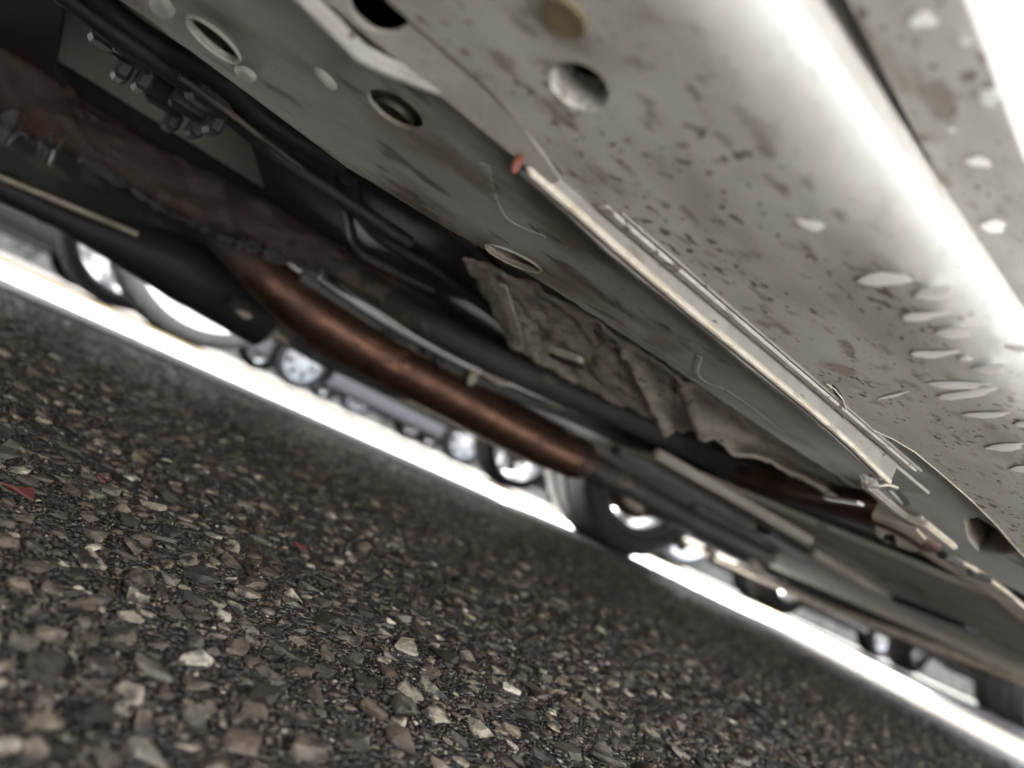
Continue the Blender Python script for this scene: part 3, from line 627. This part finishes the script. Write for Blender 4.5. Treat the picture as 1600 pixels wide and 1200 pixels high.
# dark shield lip over the exhaust with mud caught in it
lipc = spline([PY(x, y, .735) for x, y in [(470, 430), (560, 492), (640, 540), (740, 590), (840, 630), (930, 668), (1010, 712), (1120, 775), (1240, 850)]], 6)
lipo = cpart(tube('shield_lip', lipc, .0045, M_dark, None, 10, flat=1.6))
for i, (x, y, sx, sz) in enumerate([(625, 532, .018, .0035), (738, 590, .005, .009), (775, 593, .021, .004), (668, 552, .007, .003), (690, 566, .006, .006)]):
    bm = bmesh.new(); bmesh.ops.create_icosphere(bm, subdivisions=3, radius=1); p = PY(x, y, .722)
    for v in bm.verts: v.co *= 1+.45*noise.noise(v.co*1.6+Vector((i*7, 0, 0)))
    bmesh.ops.transform(bm, matrix=Matrix.Translation(p) @ Matrix.Rotation(-.0, 4, 'Y') @ Matrix.Diagonal((sx, .005, sz, 1)), verts=bm.verts[:]); frombm('mud_clump', bm, M_mud if i in (1, 2) else M_dark, lipo, True)
# mud-caked crossmember under the rail
tp = [(722, 405), (760, 420), (830, 452), (900, 487), (970, 532), (1040, 577), (1120, 630), (1220, 700), (1335, 776)]
bt = [(800, 546), (812, 548), (850, 574), (940, 622), (1000, 648), (1055, 673), (1105, 676), (1200, 718), (1338, 784)]
NU, NV = 110, 26; tps = spline([(x, y, 0) for x, y in tp], 20); bts = spline([(x, y, 0) for x, y in bt], 20); v, f = [], []
for i in range(NU+1):
    q = i/NU*(len(tps)-1); k = min(int(q), len(tps)-2); a = tps[k].lerp(tps[k+1], q-k); b = bts[k].lerp(bts[k+1], q-k)
    for j in range(NV+1):
        t = j/NV; x, y = a.x+(b.x-a.x)*t, a.y+(b.y-a.y)*t
        z = .205-.017*t**1.5; p = PZ(x, y, z); n3 = Vector((p[0], p[1], 0))
        dz = .0030*noise.fractal(n3*50, .8, 2.1, 5)+.0014*noise.noise(n3*190)
        u = i/NU; dz -= .008*(math.exp(-((u-.50-.10*t)/.022)**2)+.9*math.exp(-((u-.66-.08*t)/.02)**2)+.6*math.exp(-((u-.82)/.02)**2))*(.3+.7*t)
        dz += .007*math.exp(-(((u-.30)/.06)**2+((t-.72)/.12)**2))
        v.append((p[0], p[1], p[2]+dz))
for i in range(NU):
    for j in range(NV): a = i*(NV+1)+j; f.append((a, a+1, a+NV+2, a+NV+1))
cm = cpart(obj('crossmember', v, f, M_mud, None, True)); md = cm.modifiers.new('thickness', 'SOLIDIFY'); md.thickness = -.003
cpart(bar('slot_tab', PZ(862, 547, .188), PZ(908, 562, .188), .010, .004, M_mud)); cpart(bar('slot_tab', PZ(868, 560, .190), PZ(905, 568, .190), .016, .003, M_rustd))
tb = cpart(obj('bent_tab', [tuple(PZ(*p, .190)) for p in [(778, 446), (806, 546), (817, 548), (812, 520), (790, 450)]], [(0, 1, 2, 3, 4)], M_mud)); md = tb.modifiers.new('t', 'SOLIDIFY'); md.thickness = .002
cpart(panel('floor_bracket', onplane([(-160, -120), (80, -60), (98, 20), (86, 105), (108, 150), (180, 196), (250, 232), (120, 190), (20, 110), (-80, 40)], lambda x, y: .216), [], lambda x, y: .216, .003, M_rustd))
# black cover, hoses and clips beside the rail
cov = cpart(panel('black_cover', onplane([(392, 225), (470, 240), (545, 262), (690, 350), (770, 430), (822, 548), (760, 515), (660, 455), (560, 395), (480, 350), (415, 300)], lambda x, y: .214), [], lambda x, y: .214, .006, M_black))
for pp, r in (([(520, 262), (536, 318), (556, 385), (600, 415), (680, 455)], .004), ([(545, 275), (560, 330), (600, 372), (680, 420), (790, 500)], .006)):
    tube('cover_ridge', spline([PZ(x, y, .2125) for x, y in pp], 6), r, M_blackg if r > .005 else M_dark, cov, 8)
cpart(tube('hose', spline([PZ(x, y, .205) for x, y in [(60, -40), (130, 15), (210, 72), (290, 128), (360, 180), (430, 240), (520, 300), (640, 380)]], 7), .0052, M_blackg))
cpart(tube('hose', spline([PZ(x, y, .212) for x, y in [(130, -20), (200, 40), (270, 85), (340, 120), (420, 190), (540, 262)]], 7), .0065, M_blackg))
cpart(tube('fuel_line', spline([PZ(x, y, .200) for x, y in [(280, 120), (350, 170), (405, 212), (470, 262)]], 7), .0018, M_dark))
for x, y in ((215, 78), (182, 60), (262, 150), (330, 150), (300, 160)):
    p = PZ(x, y, .206); bm = bmesh.new(); boxbm(bm, p, (.022, .016, .016), Matrix.Rotation(random.uniform(-.3, .3), 3, 'Z')); boxbm(bm, p+np.array((.01, .012, -.010)), (.008, .02, .012))
    bmesh.ops.bevel(bm, geom=bm.edges[:], offset=.002, segments=1, affect='EDGES'); cpart(frombm('hose_clip', bm, M_black))
# black resonator and pipes on the far side of the tunnel
res = spline([PY(x, y, 1.0) for x, y in [(-120, 235), (0, 290), (120, 348), (210, 385), (300, 425), (390, 478), (440, 508)]], 6); n = len(res)
cpart(tube('resonator', res, [.016+.026*min(1, max(0, (i/n-.30)*3)) for i in range(n-3)]+[.034, .022, .008], M_blackg, None, 20))
for pp, Yv, r, m in (([(-90, 235), (0, 276), (110, 322), (215, 366)], .96, .0028, M_tan), ([(-90, 270), (0, 308), (110, 352), (235, 402)], 1.15, .0035, M_tan), ([(360, 470), (440, 505), (470, 540), (520, 570), (640, 618)], .93, .008, M_dark)):
    cpart(tube('brake_line', spline([PY(*p, Yv) for p in pp], 6), r, m, None, 8))
for x, y, s in ((380, 485, .011), (447, 507, .006), (960, 740, .012), (1000, 762, .010), (985, 738, .012)):
    bm = bmesh.new(); boxbm(bm, PY(x, y, .93), (s*2.2, s, s*1.1), Matrix.Rotation(.3, 3, 'Y')); bmesh.ops.bevel(bm, geom=bm.edges[:], offset=s*.3, segments=2, affect='EDGES'); cpart(frombm('pipe_clamp', bm, M_tan, None, True))
# far sill: dark box with a pale flange along its bottom edge
fs_prof = [(1.40, .226), (1.41, .15), (1.43, .132), (1.445, .124), (1.455, .124), (1.47, .135), (1.56, .17), (1.62, .22), (1.62, .26)]
cpart(sweep('far_sill', fs_prof, [-.48, 0, .5, 1.0, 1.27], M_dark))
cpart(bar('far_flange', (-.48, 1.443, .1225), (.62, 1.443, .1195), .010, .007, M_tan)); cpart(bar('far_flange', (.66, 1.443, .1195), (1.25, 1.443, .122), .010, .007, M_tan))
# dark inner rail and middle pipes running forward
cpart(tube('inner_rail', spline([PY(x, y, Yv) for x, y, Yv in [(420, 352, .84), (560, 440, .76), (700, 525, .67), (830, 588, .63), (950, 640, .60), (1080, 695, .55), (1200, 745, .47), (1310, 785, .40), (1400, 815, .36)]], 7), .028, M_dark, None, 14, flat=.55))
cpart(tube('rusty_pipe', spline([PZ(x, y, .186) for x, y in [(1160, 745), (1250, 768), (1330, 785), (1400, 806), (1450, 838)]], 6), .012, M_rust, None, 12))
cpart(bar('steel_strip', PZ(1290, 778, .176), PZ(1345, 787, .176), .006, .002, M_rims))
# undertray, front lip and cross pieces
zt = lambda x, y: .200-.040*(y/1.2)
tray = cpart(panel('undertray', [(.92, .24), (.70, .62), (.78, .98), (.95, 1.20), (1.22, 1.22), (1.55, 1.20), (2.0, 1.32), (2.2, .95), (2.26, .60), (2.27, .05), (2.0, .24), (1.5, .28)], [], zt, .006, M_tray))
for a, b, wd_, m in (((1022, 706), (1268, 846), .010, M_tray), ((960, 702), (1245, 862), .018, M_dark), ((1268, 862), (1408, 944), .012, M_tray), ((1190, 828), (1262, 868), .03, M_black), ((1405, 940), (1520, 985), .05, M_black), ((1330, 900), (1400, 940), .012, M_dark), ((1080, 790), (1200, 850), .02, M_dark)):  # black entries paint the shade of open gaps as solid bars
    A, B = PF(*a, lambda x, y: zt(x, y)-.012), PF(*b, lambda x, y: zt(x, y)-.012); cpart(bar('tray_brace_gap', A, B, wd_, .010, m, None, .003))
lipx = [(1.74, 1.60, .135), (1.95, 1.55, .130), (2.12, 1.36, .130), (2.20, 1.15, .138), (2.255, .90, .165), (2.28, .66, .185), (2.285, .40, .196), (2.26, .10, .19)]
cpart(tube('bumper_lip', [(x, y, z-.012) for x, y, z in spline(lipx, 6)], .011, M_tan, None, 10)); cpart(tube('bumper_lip', [(x-.03, y-.03, z+.02) for x, y, z in spline(lipx, 6)], .024, M_black, None, 10))
for x, y, s in ((1110, 862, .02), (1180, 888, .026), (1220, 905, .02), (1060, 848, .022), (1420, 975, .022), (1470, 985, .02), (1380, 965, .018)):
    bm = bmesh.new(); boxbm(bm, PY(x, y, 1.15), (s*2.4, s, s), Matrix.Rotation(.2, 3, 'Y')); bmesh.ops.bevel(bm, geom=bm.edges[:], offset=s*.25, segments=2, affect='EDGES'); cpart(frombm('suspension_bracket', bm, M_tan if x in (1110, 1180, 1470) else M_dark, None, True))
cpart(tube('control_arm', spline([(1.35, 1.0, .17), (1.5, 1.2, .155), (1.62, 1.40, .15)], 6), .02, M_dark)); cpart(tube('drive_shaft', [(1.62, 1.0, .26), (1.62, 1.42, .29)], .014, M_dark))
cpart(obj('engine_bay_floor', [(1.05, .2, .24), (1.05, 1.46, .24), (2.2, 1.40, .24), (2.2, .25, .24)], [(0, 1, 2, 3)], M_black))

# ------------------------------------------------------------------ other cars on the falling ground beyond the line
def other(label, x, y, rz, paint, rim, tyre=None, name='parked_car', rk=1.0):
    # x, y: middle of the car on the ground
    return make_car(name, label, 'car', 'cars parked around the white one', (x, y, gz(y)), (-TILT, 0, rz), paint, rim, tyre, rk=rk)
other('white car with bright silver wheels parked just beyond the yellow line', 1.80, 3.11, 0, M_white, M_rimw, M_tyreg, rk=1.17)
other('grey car with pale wheels parked in the distance behind the bright wheeled car', 4.50, 9.0, 0, M_greyp, M_rims)
other('grey car parked farthest away behind the exhaust pipe', 6.9, 12.2, 0, M_greyp, M_rims)
other('silver car with bright wheels visible below the front bumper lip', 7.4, 4.6, 0, M_silver, M_rimw)
other('black car standing farthest right beyond the front bumper lip', 5.9, 2.15, .06, M_blackp, M_rimw)

other('dark grey car parked left of the others in the far row', -.2, 8.6, 0, M_blackp, M_rims)
other('black car with dark steel wheels on the right of the far row', 9.2, 9.2, 0, M_blackp, M_rimd)
other('grey car far ahead on the right with dark steel wheels', 9.6, 1.9, -.05, M_greyp, M_rimd)
bw = sweep('boundary_wall', [(21.6, gz(22)-.1), (21.6, gz(22)+1.7), (21.55, gz(22)+1.7), (21.55, gz(22)+1.8), (22.05, gz(22)+1.8), (22.05, gz(22)+1.7), (22.0, gz(22)+1.7), (22.0, gz(22)-.1)], [-30, 0, 30, 70], mat('weathered wall render', (.22, .21, .19), (.13, .13, .12), .8, .9, bump=.3, bscale=20, spots=[((.08, .085, .07), 1.5, .58, (1, 1, 1), .1)]))
tag(bw, 'weathered grey boundary wall behind the farthest parked cars', 'wall')
# small red scraps on the asphalt
M_red = mat('faded red scrap', (.15, .035, .028), (.09, .03, .025), 300, .6)
for i, (x, y, s, lb) in enumerate([(32, 768, .0075, 'large faded red scrap on the asphalt at the left edge'), (468, 854, .0048, 'small orange red scrap lying between the stones mid picture'), (162, 750, .0036, 'tiny red scrap on dark asphalt beneath the lit strip')]):
    p = PZ(x, y, .0045); rr = random.Random(i+3); v = [(p[0]+s*math.cos(a)*rr.uniform(.5, 1.1), p[1]+s*.6*math.sin(a)*rr.uniform(.6, 1.1), p[2]+.0015*math.sin(a*2+i)) for a in [2*math.pi*k/9 for k in range(9)]]
    o = obj('red_scrap', v+[(a, b, c+.0009) for a, b, c in v], [tuple(range(9)), tuple(range(17, 8, -1))]+[(k, (k+1) % 9, 9+(k+1) % 9, 9+k) for k in range(9)], M_red)
    tag(o, lb, 'scrap', 'red scraps on the asphalt')
